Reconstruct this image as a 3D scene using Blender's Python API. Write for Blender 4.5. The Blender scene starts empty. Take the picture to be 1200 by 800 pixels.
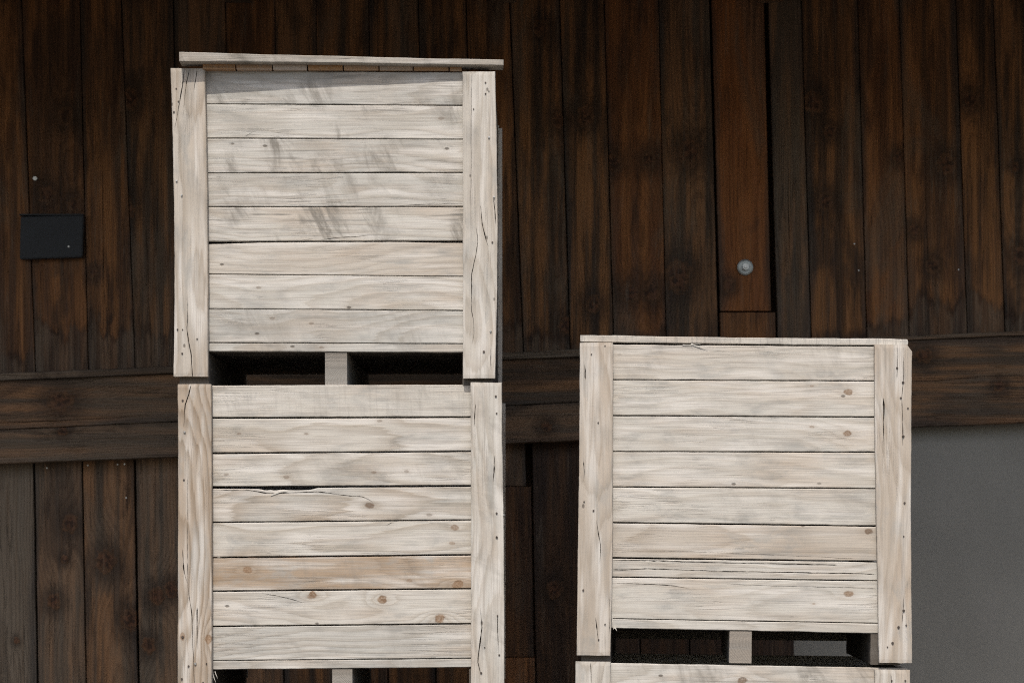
import bpy, bmesh, math, random
from mathutils import Vector, Matrix, noise as mnoise

C = bpy.context.scene
COL = C.collection
R = math.radians

# ------------------------------------------------------------------ camera
EYE, F, HOR = 1.62, 2400.0, 660.0          # eye height (m), focal length and horizon in photo pixels (1200x800)
CAMP = Vector((0, -7.5, EYE))
cd = bpy.data.cameras.new('camera')
cam = bpy.data.objects.new('camera', cd); COL.objects.link(cam)
cam.location = CAMP; cam.rotation_euler = (R(90), 0, 0)
cd.sensor_width = 36; cd.lens = F * 36 / 1200; cd.shift_y = (HOR - 400) / 1200
cd.clip_end = 2000
cd.dof.use_dof = True; cd.dof.focus_distance = 7.0; cd.dof.aperture_fstop = 4.5
C.camera = cam

# ------------------------------------------------------------------ light
SUN_EL, SUN_AZ = R(56), R(6)               # azimuth: degrees left of straight behind the camera
w = bpy.data.worlds.new('World'); C.world = w; w.use_nodes = True
nt = w.node_tree; nt.nodes.clear()
sky = nt.nodes.new('ShaderNodeTexSky'); sky.sky_type = 'NISHITA'; sky.sun_disc = False
sky.dust_density = 3.5; sky.ozone_density = 0.6; sky.sun_elevation = SUN_EL; sky.sun_rotation = R(180) + SUN_AZ
bg = nt.nodes.new('ShaderNodeBackground'); bg.inputs[1].default_value = 0.12
wo = nt.nodes.new('ShaderNodeOutputWorld')
nt.links.new(sky.outputs[0], bg.inputs[0]); nt.links.new(bg.outputs[0], wo.inputs[0])
sd = bpy.data.lights.new('sun', 'SUN'); sd.energy = 2.7; sd.angle = R(0.5); sd.color = (1.0, 0.93, 0.845)
sun = bpy.data.objects.new('sun', sd); COL.objects.link(sun)
to_sun = Vector((-math.sin(SUN_AZ) * math.cos(SUN_EL), -math.cos(SUN_AZ) * math.cos(SUN_EL), math.sin(SUN_EL)))
sun.rotation_euler = to_sun.to_track_quat('Z', 'Y').to_euler(); sun.location = to_sun * 20
C.view_settings.view_transform = 'Standard'; C.view_settings.look = 'None'
C.view_settings.exposure = 0.23; C.view_settings.gamma = 1

C.cycles.use_denoising = False; C.cycles.filter_width = 1.1

# ------------------------------------------------------------------ node helper
class T:
    def __init__(s, mat):
        mat.use_nodes = True; s.nt = mat.node_tree; s.nt.nodes.clear(); s.n = s.nt.nodes; s.l = s.nt.links
    def put(s, inp, v):
        if hasattr(v, 'is_output'): s.l.new(v, inp)
        else: inp.default_value = v
    def m(s, op, a, b=0.0, c=0.0, clamp=False):
        n = s.n.new('ShaderNodeMath'); n.operation = op; n.use_clamp = clamp
        for i, v in enumerate((a, b, c)): s.put(n.inputs[i], v)
        return n.outputs[0]
    def add(s, a, b): return s.m('ADD', a, b)
    def sub(s, a, b): return s.m('SUBTRACT', a, b)
    def mul(s, a, b): return s.m('MULTIPLY', a, b)
    def comb(s, x, y, z):
        n = s.n.new('ShaderNodeCombineXYZ')
        for i, v in enumerate((x, y, z)): s.put(n.inputs[i], v)
        return n.outputs[0]
    def sep(s, v):
        n = s.n.new('ShaderNodeSeparateXYZ'); s.l.new(v, n.inputs[0]); return n.outputs
    def attr(s, name, kind='GEOMETRY'):
        n = s.n.new('ShaderNodeAttribute'); n.attribute_name = name; n.attribute_type = kind; return n
    def noise(s, v, scale=1.0, detail=2.0, rough=0.5, dist=0.0):
        n = s.n.new('ShaderNodeTexNoise'); s.l.new(v, n.inputs['Vector'])
        n.inputs['Scale'].default_value = scale; n.inputs['Detail'].default_value = detail
        n.inputs['Roughness'].default_value = rough; n.inputs['Distortion'].default_value = dist
        return n.outputs[0]
    def step(s, x, a, b, lo=0.0, hi=1.0, smooth=True):
        n = s.n.new('ShaderNodeMapRange'); n.interpolation_type = 'SMOOTHSTEP' if smooth else 'LINEAR'
        s.put(n.inputs[0], x)
        for i, v in enumerate((a, b, lo, hi)): s.put(n.inputs[i + 1], v)
        return n.outputs[0]
    def mix(s, f, a, b, mode='MIX'):
        n = s.n.new('ShaderNodeMix'); n.data_type = 'RGBA'; n.blend_type = mode; n.clamp_factor = True
        s.put(n.inputs[0], f)
        for i, v in ((6, a), (7, b)):
            s.put(n.inputs[i], v if hasattr(v, 'is_output') else (*v, 1.0))
        return n.outputs[2]
    def ramp(s, f, stops):
        n = s.n.new('ShaderNodeValToRGB'); s.put(n.inputs[0], f); e = n.color_ramp.elements
        while len(e) < len(stops): e.new(0.5)
        for el, (p, v) in zip(e, stops):
            el.position = p; el.color = (v, v, v, 1) if not isinstance(v, tuple) else (*v, 1)
        return n.outputs[0]
    def finish(s, col, rough, height=None, bump=0.5, dist=0.002, spec=0.25, metal=0.0):
        p = s.n.new('ShaderNodeBsdfPrincipled'); o = s.n.new('ShaderNodeOutputMaterial')
        s.put(p.inputs['Base Color'], col if hasattr(col, 'is_output') else (*col, 1))
        s.put(p.inputs['Roughness'], rough); p.inputs['Specular IOR Level'].default_value = spec
        p.inputs['Metallic'].default_value = metal
        if height is not None:
            b = s.n.new('ShaderNodeBump'); b.inputs['Strength'].default_value = bump; b.inputs['Distance'].default_value = dist
            s.l.new(height, b.inputs['Height']); s.l.new(b.outputs[0], p.inputs['Normal'])
        s.l.new(p.outputs[0], o.inputs[0])

def wood_core(t, ring_w, n_knots=4, pith=0.06, wander=0.05):
    """growth rings of a sawn board: distance to a wandering pith, pushed aside by knots"""
    l, c, d = t.sep(t.attr('grain').outputs['Vector'])
    crel, cn, lend = t.sep(t.attr('across').outputs['Vector'])
    seed = t.attr('seed', 'OBJECT').outputs['Fac']
    so = t.mul(seed, 7.31)
    low = t.noise(t.comb(t.add(t.mul(l, 1.6), so), t.mul(c, 1.5), t.mul(d, 1.5)), 1.0, 2.0)
    low2 = t.noise(t.comb(t.mul(l, 1.2), so, t.mul(c, 2.0)), 1.0, 1.0)
    off = t.mul(t.sub(t.m('FRACT', t.mul(seed, 3.77)), 0.5), 0.14)
    ce = t.add(t.sub(crel, off), t.mul(t.sub(low, 0.5), wander * 2))
    de = t.add(t.add(t.mul(t.m('FRACT', t.mul(seed, 5.13)), pith), 0.006), t.add(d, t.mul(t.sub(low2, 0.5), 0.05)))
    r = t.m('SQRT', t.add(t.mul(ce, ce), t.mul(de, de)))
    kn, halo = None, None
    wob = t.noise(t.comb(t.mul(l, 40), t.mul(c, 40), so), 1.0, 2.0)
    for i in range(n_knots):
        kl, kc, kr = t.sep(t.attr(f'knot{i}', 'OBJECT').outputs['Vector'])
        dl = t.mul(t.sub(l, kl), t.step(kr, 0.006, 0.016, 0.5, 0.85)); dc = t.sub(c, kc)
        dist = t.m('SQRT', t.add(t.mul(dl, dl), t.mul(dc, dc)))
        q = t.add(t.m('DIVIDE', dist, kr), t.mul(t.sub(wob, 0.5), 1.3))          # 1 at the rim of the knot
        big = t.step(kr, 0.007, 0.018, 0.12, 1.0)
        dl2 = t.mul(dl, 0.5); far = t.m('DIVIDE', t.m('SQRT', t.add(t.mul(dl2, dl2), t.mul(dc, dc))), kr)
        push = t.mul(t.m('EXPONENT', t.mul(t.mul(far, far), -0.35)), t.mul(t.mul(kr, 0.9), big))
        r = t.add(r, push)
        k = t.mul(t.step(q, 0.75, 1.2, 1.0, 0.0), t.step(kr, 0.005, 0.014, 0.55, 1.0))
        h = t.mul(t.step(q, 0.7, 3.2, 1.0, 0.0), t.add(t.mul(big, 0.5), 0.5))
        rim = t.mul(t.mul(k, t.step(q, 0.45, 0.95)), big)
        if kn is None: kn, halo, rims = k, h, rim
        else: kn, halo, rims = t.m('MAXIMUM', kn, k), t.m('MAXIMUM', halo, h), t.m('MAXIMUM', rims, rim)
    fib = t.noise(t.comb(t.add(t.mul(l, 5), so), t.mul(c, 210), t.mul(d, 210)), 1.0, 3.0, 0.6)
    fib2 = t.noise(t.comb(t.add(t.mul(l, 1.6), so), t.mul(c, 60), t.mul(d, 60)), 1.0, 3.0, 0.6)
    r = t.add(r, t.mul(t.sub(fib2, 0.5), ring_w * 0.9))
    ph = t.m('FRACT', t.m('DIVIDE', r, ring_w))
    late = t.ramp(ph, [(0, 0.25), (0.12, 0.0), (0.45, 0.12), (0.82, 0.85), (0.92, 1.0), (1.0, 0.3)])
    return dict(l=l, c=c, d=d, crel=crel, cn=cn, lend=lend, seed=seed, so=so, late=late, fib=fib, fib2=fib2, kn=kn, halo=halo, rims=rims)

def pale_wood():
    m = bpy.data.materials.new('weathered_pale_wood'); t = T(m)
    k = wood_core(t, 0.0052, pith=0.085, wander=0.06)
    l, c, so = k['l'], k['c'], k['so']
    tone = t.attr('tone', 'OBJECT').outputs['Fac']        # <0 greyer, >0 browner
    mild = t.attr('mildew', 'OBJECT').outputs['Fac']
    saw = t.attr('saw', 'OBJECT').outputs['Fac']
    grainy = t.attr('grainy', 'OBJECT').outputs['Fac']
    base = t.mix(t.m('MAXIMUM', tone, 0.0), (0.575, 0.552, 0.50), (0.385, 0.295, 0.21))
    base = t.mix(t.step(tone, 1.0, 2.0), base, (0.48, 0.27, 0.125))
    base = t.mix(t.m('MAXIMUM', t.mul(tone, -1.0), 0.0), base, (0.435, 0.435, 0.41))
    warm = t.noise(t.comb(t.add(t.mul(l, 2.2), so), t.mul(c, 7), so), 1.0, 3.0)
    base = t.mix(t.mul(t.step(warm, 0.46, 0.70), 0.5), base, (0.52, 0.43, 0.34))
    cool = t.noise(t.comb(t.add(t.mul(l, 6), so), t.add(t.mul(c, 15), so), so), 1.0, 5.0, 0.65, 0.4)
    base = t.mix(t.mul(t.step(cool, 0.47, 0.70), 0.70), base, (0.36, 0.357, 0.335))
    white = t.noise(t.comb(t.add(t.mul(l, 2.5), so), t.mul(c, 25), t.mul(so, 2)), 1.0, 3.0)
    base = t.mix(t.mul(t.step(white, 0.46, 0.68), 0.68), base, (0.70, 0.675, 0.63))
    # late wood lines
    col = t.mix(t.mul(k['late'], grainy), base, t.mix(1.0, base, (0.60, 0.54, 0.47), 'MULTIPLY'))
    col = t.mix(t.mul(t.step(k['fib'], 0.50, 0.66), 0.40), col, (0.36, 0.325, 0.285))
    col = t.mix(t.mul(t.step(k['fib2'], 0.52, 0.72), 0.38), col, (0.38, 0.345, 0.305))
    # fine checks: hair cracks that follow the grain
    ck = t.noise(t.comb(t.add(t.mul(l, 2.6), t.mul(so, 3)), t.mul(c, 75), t.mul(so, 2)), 1.0, 2.0, 0.5)
    ckm = t.noise(t.comb(t.add(t.mul(l, 4), so), t.mul(c, 10), so), 1.0, 2.0)
    chk = t.mul(t.step(t.m('ABSOLUTE', t.sub(ck, 0.5)), 0.006, 0.022, 1.0, 0.0), t.step(ckm, 0.52, 0.66))
    col = t.mix(t.mul(chk, 0.26), col, (0.19, 0.165, 0.14))
    # mildew smears, running aslant the board
    sm = t.noise(t.comb(t.add(t.add(t.mul(l, 11), t.mul(c, 4.5)), so), t.add(t.mul(c, 4), so), so), 1.0, 6.0, 0.7, 0.5)
    big = t.noise(t.comb(t.add(t.mul(l, 4.5), so), t.mul(c, 4), t.mul(so, 3)), 1.0, 2.0)
    smm = t.m('MINIMUM', 1.0, t.mul(t.mul(t.step(sm, 0.44, 0.74), t.step(big, 0.38, 0.60)), mild))
    col = t.mix(t.mul(smm, 0.85), col, (0.20, 0.185, 0.16))
    stk = t.noise(t.comb(t.add(t.mul(l, 3.2), so), t.mul(c, 62), t.add(so, 4)), 1.0, 4.0, 0.65)
    col = t.mix(t.mul(t.mul(t.step(stk, 0.54, 0.68), t.step(warm, 0.35, 0.6)), t.add(t.mul(mild, 0.5), 0.22)), col, (0.24, 0.225, 0.2))
    # saw marks across the board
    sw = t.noise(t.comb(t.add(t.mul(l, 120), t.mul(c, 6)), t.mul(c, 5), so), 1.0, 3.0, 0.65)
    sawm = t.mul(t.step(sw, 0.5, 0.68), saw)
    col = t.mix(t.mul(sawm, 0.32), col, (0.28, 0.265, 0.24))
    # knots
    col = t.mix(t.mul(k['halo'], 0.28), col, (0.36, 0.30, 0.235))
    wob2 = t.noise(t.comb(t.mul(l, 28), t.mul(c, 28), so), 1.0, 2.0)
    kc = t.attr('knot_tone', 'OBJECT').outputs['Fac']
    kcol = t.mix(kc, (0.15, 0.13, 0.11), (0.33, 0.215, 0.13))
    kin = t.noise(t.comb(t.mul(l, 170), t.mul(c, 170), so), 1.0, 3.0, 0.6)
    kcol = t.mix(t.mul(t.step(kin, 0.42, 0.62), 0.6), kcol, (0.20, 0.125, 0.075))
    kcol = t.mix(t.mul(t.step(k['late'], 0.3, 0.9), 0.45), kcol, (0.15, 0.085, 0.045))
    col = t.mix(t.mul(k['kn'], t.step(kin, 0.3, 0.55, 0.6, 0.95)), col, kcol)
    col = t.mix(t.mul(t.mul(k['rims'], t.step(wob2, 0.4, 0.62)), 0.7), col, (0.11, 0.07, 0.042))
    # specks and small dents
    v = t.n.new('ShaderNodeTexVoronoi'); v.inputs['Scale'].default_value = 1.0
    t.l.new(t.comb(t.add(t.mul(l, 9), so), t.mul(c, 16), so), v.inputs['Vector'])
    sp = t.mul(t.step(v.outputs['Distance'], 0.045, 0.10, 1.0, 0.0), t.step(t.sep(v.outputs['Color'])[0], 0.72, 0.76))
    col = t.mix(t.mul(sp, 0.8), col, (0.13, 0.11, 0.09))
    # shade in openings and on crate sides put into the colour; also batten greying
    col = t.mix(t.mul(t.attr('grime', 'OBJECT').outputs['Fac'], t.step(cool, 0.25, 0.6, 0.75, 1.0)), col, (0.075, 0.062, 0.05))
    # dirt that has settled in open splits
    col = t.mix(t.attr('split').outputs['Fac'], col, (0.065, 0.052, 0.042))
    h = t.add(t.add(t.mul(k['late'], t.mul(grainy, 0.6)), t.mul(k['fib'], 0.7)), t.mul(sw, t.mul(saw, 1.6)))
    t.finish(col, t.step(k['fib2'], 0.2, 0.8, 0.72, 0.92), t.sub(t.sub(h, sp), t.mul(chk, 0.5)), 0.7, 0.002, spec=0.2)
    return m

def dark_wood():
    m = bpy.data.materials.new('dark_weathered_barn_wood'); t = T(m)
    k = wood_core(t, 0.011, pith=0.10, wander=0.035)
    l, c, so, cn = k['l'], k['c'], k['so'], k['cn']
    tone = t.attr('tone', 'OBJECT').outputs['Fac']        # <0 grey, >0 orange brown
    mild = t.attr('mildew', 'OBJECT').outputs['Fac']      # height of the grey weathered foot, m
    vb = t.noise(t.comb(t.add(t.mul(l, 0.7), so), t.mul(c, 17), so), 1.0, 4.0, 0.6)
    base = t.mix(t.step(vb, 0.38, 0.60), (0.085, 0.050, 0.028), (0.35, 0.160, 0.058))
    pat = t.noise(t.comb(t.add(t.mul(l, 2.2), so), t.mul(c, 14), so), 1.0, 4.0, 0.6)
    base = t.mix(t.mul(t.step(pat, 0.50, 0.66), 0.75), base, (0.045, 0.027, 0.017))
    base = t.mix(t.m('MAXIMUM', tone, 0.0), base, (0.36, 0.125, 0.034))
    base = t.mix(t.m('MAXIMUM', t.mul(tone, -1.0), 0.0), base, (0.20, 0.163, 0.120))
    # grey, sun-bleached edges of each board
    ed = t.add(t.m('ABSOLUTE', cn), t.mul(t.sub(t.noise(t.comb(t.add(t.mul(l, 1.3), so), t.mul(c, 5), so), 1.0, 3.0), 0.5), 1.1))
    base = t.mix(t.mul(t.step(ed, 0.72, 1.15), 0.8), base, (0.058, 0.052, 0.047))
    # weathered foot with a ragged tide mark
    rag = t.noise(t.comb(t.add(t.mul(l, 3), so), t.mul(c, 13), so), 1.0, 5.0, 0.62)
    hh = t.sub(k['lend'], t.add(t.mul(mild, -0.25), t.mul(rag, t.mul(mild, 2.3))))
    foot = t.step(hh, -0.03, 0.02, 1.0, 0.0)
    foot = t.mul(foot, t.step(mild, 0.0, 0.02))
    fcol = t.mix(t.step(t.noise(t.comb(t.add(t.mul(l, 2), so), t.mul(c, 40), so), 1.0, 3.0), 0.4, 0.65), (0.075, 0.058, 0.044), (0.20, 0.155, 0.11))
    base = t.mix(t.mul(foot, 0.62), base, fcol)
    tide = t.mul(t.mul(t.step(hh, -0.05, 0.0), t.step(hh, 0.0, 0.045, 1.0, 0.0)), t.step(mild, 0.0, 0.02))
    base = t.mix(t.mul(t.mul(tide, t.step(pat, 0.36, 0.55)), 0.75), base, (0.04, 0.018, 0.009))
    pt = t.noise(t.comb(t.add(t.mul(l, 1.1), t.mul(so, 5)), t.add(t.mul(c, 3.5), so), t.mul(so, 2)), 1.0, 5.0, 0.6, 0.8)
    base = t.mix(t.mul(t.step(pt, 0.52, 0.66), 0.5), base, (0.175, 0.135, 0.095))
    base = t.mix(t.mul(t.step(pt, 0.47, 0.36), 0.55), base, (0.05, 0.034, 0.024))
    base = t.mix(t.attr('grime', 'OBJECT').outputs['Fac'], base, (0.05, 0.03, 0.021))  # darkening: shade between and behind the stacks put into the board colour
    col = t.mix(t.mul(k['late'], 0.42), base, t.mix(1.0, base, (0.42, 0.38, 0.36), 'MULTIPLY'))
    col = t.mix(t.mul(t.step(k['fib'], 0.5, 0.72), 0.34), col, (0.030, 0.018, 0.010))
    col = t.mix(t.mul(t.step(k['fib2'], 0.54, 0.72), 0.28), col, (0.20, 0.12, 0.065))
    wobm = t.step(t.noise(t.comb(t.mul(l, 45), t.mul(c, 45), so), 1.0, 3.0), 0.42, 0.6)
    col = t.mix(t.mul(k['halo'], 0.74), col, (0.036, 0.022, 0.014))
    col = t.mix(t.mul(k['kn'], 0.85), col, t.mix(wobm, (0.045, 0.02, 0.01), (0.14, 0.062, 0.03)))
    col = t.mix(t.mul(k['rims'], 0.6), col, (0.16, 0.085, 0.04))
    ck = t.noise(t.comb(t.add(t.mul(l, 1.5), t.mul(so, 3)), t.mul(c, 55), t.mul(so, 2)), 1.0, 2.0, 0.5)
    ckm = t.noise(t.comb(t.add(t.mul(l, 2), so), t.mul(c, 12), so), 1.0, 2.0)
    chk = t.mul(t.step(t.m('ABSOLUTE', t.sub(ck, 0.5)), 0.008, 0.028, 1.0, 0.0), t.step(ckm, 0.46, 0.58))
    col = t.mix(t.mul(chk, 0.45), col, (0.018, 0.012, 0.008))
    pale = t.mul(t.step(t.m('ABSOLUTE', t.sub(ck, 0.56)), 0.004, 0.022, 1.0, 0.0), t.step(ckm, 0.5, 0.4))
    col = t.mix(t.mul(pale, 0.4), col, (0.22, 0.17, 0.12))
    col = t.mix(t.attr('split').outputs['Fac'], col, (0.012, 0.009, 0.007))
    h = t.sub(t.add(t.mul(k['late'], 0.8), t.add(k['fib'], t.mul(k['kn'], 1.2))), t.mul(chk, 1.5))
    t.finish(col, t.step(k['fib2'], 0.2, 0.8, 0.55, 0.8), h, 0.6, 0.002, spec=0.3)
    return m

def plain(name, col, rough=0.6, metal=0.0, var=0.2, scale=30, spec=0.4, bump=0.2, col2=None):
    m = bpy.data.materials.new(name); t = T(m)
    tc = t.n.new('ShaderNodeTexCoord').outputs['Object']
    n = t.noise(tc, scale, 5.0, 0.6); n2 = t.noise(tc, scale * 0.13, 4.0, 0.6)
    lo = tuple(x * (1 - var) for x in col) if col2 is None else col2
    cc = t.mix(t.step(n2, 0.35, 0.65), col, lo)
    cc = t.mix(t.mul(t.step(n, 0.4, 0.7), 0.5), cc, t.mix(1.0, cc, (1 - var,) * 3, 'MULTIPLY'))
    t.finish(cc, rough, n, bump, 0.002, spec, metal)
    return m

def render_wall_mat():
    m = bpy.data.materials.new('grey_cement_render'); t = T(m)
    tc = t.n.new('ShaderNodeTexCoord').outputs['Object']
    x, y, z = t.sep(tc)
    a = t.noise(tc, 2.2, 5.0, 0.6); b = t.noise(t.comb(t.mul(x, 6), y, t.mul(z, 0.9)), 1.0, 4.0, 0.6, 0.4)
    f = t.noise(tc, 60, 5.0, 0.7)
    col = t.mix(t.step(a, 0.3, 0.75), (0.325, 0.315, 0.282), (0.285, 0.277, 0.248))
    col = t.mix(t.mul(t.step(b, 0.5, 0.72), 0.4), col, (0.33, 0.315, 0.29))
    col = t.mix(t.mul(t.step(f, 0.52, 0.7), 0.25), col, (0.12, 0.12, 0.118))
    v = t.n.new('ShaderNodeTexVoronoi'); v.inputs['Scale'].default_value = 9.0; t.l.new(tc, v.inputs['Vector'])
    sp = t.mul(t.step(v.outputs['Distance'], 0.04, 0.16, 1.0, 0.0), t.step(t.sep(v.outputs['Color'])[0], 0.8, 0.85))
    col = t.mix(t.mul(sp, 0.35), col, (0.31, 0.31, 0.30))
    t.finish(col, 0.85, t.add(f, t.mul(a, 2.0)), 0.35, 0.003, 0.25)
    return m

def ground_mat():
    m = bpy.data.materials.new('pale_gravel'); t = T(m)
    tc = t.n.new('ShaderNodeTexCoord').outputs['Object']
    v = t.n.new('ShaderNodeTexVoronoi'); v.inputs['Scale'].default_value = 38; t.l.new(tc, v.inputs['Vector'])
    a = t.noise(tc, 0.6, 5.0, 0.6)
    col = t.mix(t.step(a, 0.35, 0.65), (0.11, 0.10, 0.086), (0.08, 0.074, 0.064))
    col = t.mix(t.mul(t.sep(v.outputs['Color'])[1], 0.6), col, (0.13, 0.122, 0.11))
    t.finish(col, 0.9, v.outputs['Distance'], 0.8, 0.01, 0.2)
    return m

PALE, DARK = pale_wood(), dark_wood()
STEEL = plain('dull_zinc_steel', (0.8, 0.82, 0.8), 0.4, 0.85, 0.25, 60)
ZINC = plain('grey_galvanised_washer', (0.50, 0.54, 0.53), 0.45, 0.85, 0.35, 70)
RUST = plain('dark_rusty_nail', (0.14, 0.115, 0.10), 0.6, 0.6, 0.4, 200)
NAILB = plain('bright_nail', (0.62, 0.62, 0.60), 0.4, 0.8, 0.2, 200)
SLATE = plain('dark_slate_blue_paint', (0.022, 0.027, 0.034), 0.5, 0.0, 0.25, 20, 0.4, 0.1)
CEMENT, GRAVEL = render_wall_mat(), ground_mat()
ROOFM = plain('brown_roof_tile', (0.17, 0.09, 0.06), 0.85, 0.0, 0.3, 8)

# ------------------------------------------------------------------ board builder
def interp(pts, x):
    if x <= pts[0][0]: return pts[0][1]
    for (a, b), (c, d) in zip(pts, pts[1:]):
        if x <= c: return b + (d - b) * (x - a) / (c - a) if c > a else d
    return pts[-1][1]

def n1(x, s): return mnoise.noise(Vector((x, s * 13.7, s * 3.1)))

SEED = [1.0]
def board(name, parent, mat, l0, l1, lo, hi, front, back, pose, cols=40, rows=6, splits=(), rough=0.0006,
          seed=None, tone=0.0, mildew=0.3, saw=0.0, grainy=0.4, knots=(), knot_tone=1.0, bow=0.0012, end_rough=0.0, grime=0.0):
    """One sawn board as one mesh. l runs along it, c across it (lo(l)..hi(l) polylines), d into it.
    splits: lists of (l, c, half width) cut as V grooves into the face. pose maps (l, c, d) to parent space."""
    if seed is None: SEED[0] += 1.618; seed = SEED[0]
    rnd = random.Random(int(seed * 1000))
    bm = bmesh.new()
    GA = bm.verts.layers.float_vector.new('grain'); AC = bm.verts.layers.float_vector.new('across'); SP = bm.verts.layers.float.new('split')
    splits = sorted([sorted(s) for s in splits], key=lambda s: sum(p[1] for p in s) / len(s))
    rings = []
    dir_in = 1 if back > front else -1
    for i in range(cols + 1):
        f = i / cols; l = l0 + (l1 - l0) * f
        a, b = interp(lo, l), interp(hi, l)
        a += n1(l * 9, seed) * rough + n1(l * 45, seed + 5) * rough * 0.7
        b += n1(l * 9, seed + 2) * rough + n1(l * 45, seed + 7) * rough * 0.7
        mid = (a + b) / 2
        cs = [(a, 0.0022, 0)]
        cur = a + 0.002
        for s in splits:
            sl = [p[0] for p in s]
            c = interp([(p[0], p[1]) for p in s], l)
            if sl[0] <= l <= sl[-1]:
                c += n1(l * 30, seed + 11) * 0.0012
                wd = max(0.00004, interp([(p[0], p[2]) for p in s], l) * (0.56 + 0.5 * n1(l * 60, seed + 17)))
            else: wd = 0.00004
            c = min(max(c, cur + wd + 0.0004), b - 0.003 - wd)
            k = max(1, rows // (len(splits) + 1))
            for j in range(k): cs.append((cur + (c - wd - cur) * j / k, 0.0, 0))
            dep = min(0.012, wd * 5)
            op = 1.0 if wd > 0.0003 else 0.0
            cs += [(c - wd, 0.0, 0), (c - wd * 0.35, dep if op else 0, op), (c + wd * 0.35, dep if op else 0, op)]
            cur = c + wd
        k = rows if not splits else max(1, rows // (len(splits) + 1))
        for j in range(k + 1): cs.append((cur + (b - 0.002 - cur) * j / k, 0.0, 0))
        cs.append((b, 0.0022, 0))
        lend_shift = n1(mid * 20, seed) * end_rough
        ring = []
        for (c, dd, op) in cs:
            dd2 = dd + n1(l * 3 + c * 4, seed + 3) * bow + mnoise.noise(Vector((l * 14, c * 60, seed))) * 0.0004
            ll = l
            if end_rough and i in (0, cols): ll += mnoise.noise(Vector((c * 90, seed, i))) * end_rough
            if i in (0, cols): dd2 += 0.0012
            ring.append((ll, c, front + dir_in * max(dd2, -0.002), op))
        ring += [(l, b, back, 0), (l, a, back, 0)]
        vs = []
        for (ll, c, d, op) in ring:
            v = bm.verts.new(pose(ll, c, d))
            v[GA] = (ll, c, d); v[AC] = (c - mid, (c - mid) / max(1e-4, (b - a) / 2), ll - l0); v[SP] = op
            vs.append(v)
        rings.append(vs)
    n = len(rings[0])
    for A, B in zip(rings, rings[1:]):
        for j in range(n): bm.faces.new((A[j], A[(j + 1) % n], B[(j + 1) % n], B[j]))
    bm.faces.new(rings[0]); bm.faces.new(rings[-1][::-1])
    bmesh.ops.recalc_face_normals(bm, faces=bm.faces)
    me = bpy.data.meshes.new(name); bm.to_mesh(me); bm.free()
    me.materials.append(mat)
    o = bpy.data.objects.new(name, me); COL.objects.link(o)
    if parent: o.parent = parent
    o['seed'] = float(seed % 37.0); o['tone'] = float(tone); o['mildew'] = float(mildew); o['saw'] = float(saw); o['grime'] = float(grime)
    o['grainy'] = float(grainy); o['knot_tone'] = float(knot_tone)
    for i in range(4):
        o[f'knot{i}'] = [float(x) for x in (knots[i] if i < len(knots) else (500.0, 500.0, 0.01))]
    return o

def solid(name, parent, mat, boxes, bevel=0.004):
    bm = bmesh.new()
    for (x0, x1, y0, y1, z0, z1) in boxes:
        r = bmesh.ops.create_cube(bm, size=1)
        for v in r['verts']:
            v.co = Vector(((x0 + x1) / 2 + v.co.x * (x1 - x0), (y0 + y1) / 2 + v.co.y * (y1 - y0), (z0 + z1) / 2 + v.co.z * (z1 - z0)))
    if bevel: bmesh.ops.bevel(bm, geom=list(bm.edges), offset=bevel, segments=2, affect='EDGES')
    me = bpy.data.meshes.new(name); bm.to_mesh(me); bm.free(); me.materials.append(mat)
    o = bpy.data.objects.new(name, me); COL.objects.link(o); o.parent = parent
    return o

def heads(name, parent, mat, pts, r=0.004, h=0.003, seg=10):
    """small round nail heads; pts in parent space, facing -y"""
    bm = bmesh.new()
    for (x, y, z, rr) in pts:
        Rr = rr or r
        M = Matrix.Translation((x, y - h * 0.3, z)) @ Matrix.Rotation(R(90), 4, 'X')
        bmesh.ops.create_cone(bm, segments=seg, radius1=Rr, radius2=Rr * 0.75, depth=h, cap_ends=True, matrix=M)
    bmesh.ops.recalc_face_normals(bm, faces=bm.faces)
    me = bpy.data.meshes.new(name); bm.to_mesh(me); bm.free(); me.materials.append(mat)
    o = bpy.data.objects.new(name, me); COL.objects.link(o); o.parent = parent
    return o

def thing(name, label, cat, loc=(0, 0, 0), rot=(0, 0, 0), group=None):
    o = bpy.data.objects.new(name, None); COL.objects.link(o); o.empty_display_size = 0.2
    o.location = loc; o.rotation_euler = rot; o['label'] = label; o['category'] = cat
    if group: o['group'] = group
    return o

def frame_of(o): return Matrix.LocRotScale(o.location, o.rotation_euler, None)
def project(M, px, py, y):
    """where the sight line through a measured photo point meets the plane y = const of a thing"""
    I = M.inverted(); a = I @ CAMP; d = (I.to_3x3() @ Vector(((px - 600) / F, 1, (HOR - py) / F)))
    p = a + d * ((y - a.y) / d.y)
    return p.x, p.z

# ------------------------------------------------------------------ ground
def ground():
    bm = bmesh.new()
    xs = [-900, -200, -40] + [x * 0.8 for x in range(-15, 16)] + [40, 200, 900]
    ys = [-900, -200, -40] + [y * 0.8 for y in range(-18, 8)] + [40, 200, 900]
    g = [[bm.verts.new((x, y, (mnoise.noise(Vector((x * .5, y * .5, 0))) * 0.012 if abs(x) < 13 and -15 < y < 6 else 0) - 0.004)) for x in xs] for y in ys]
    for i in range(len(ys) - 1):
        for j in range(len(xs) - 1): bm.faces.new((g[i][j], g[i][j + 1], g[i + 1][j + 1], g[i + 1][j]))
    me = bpy.data.meshes.new('ground'); bm.to_mesh(me); bm.free(); me.materials.append(GRAVEL)
    o = bpy.data.objects.new('ground', me); COL.objects.link(o); o['kind'] = 'structure'
ground()

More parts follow.
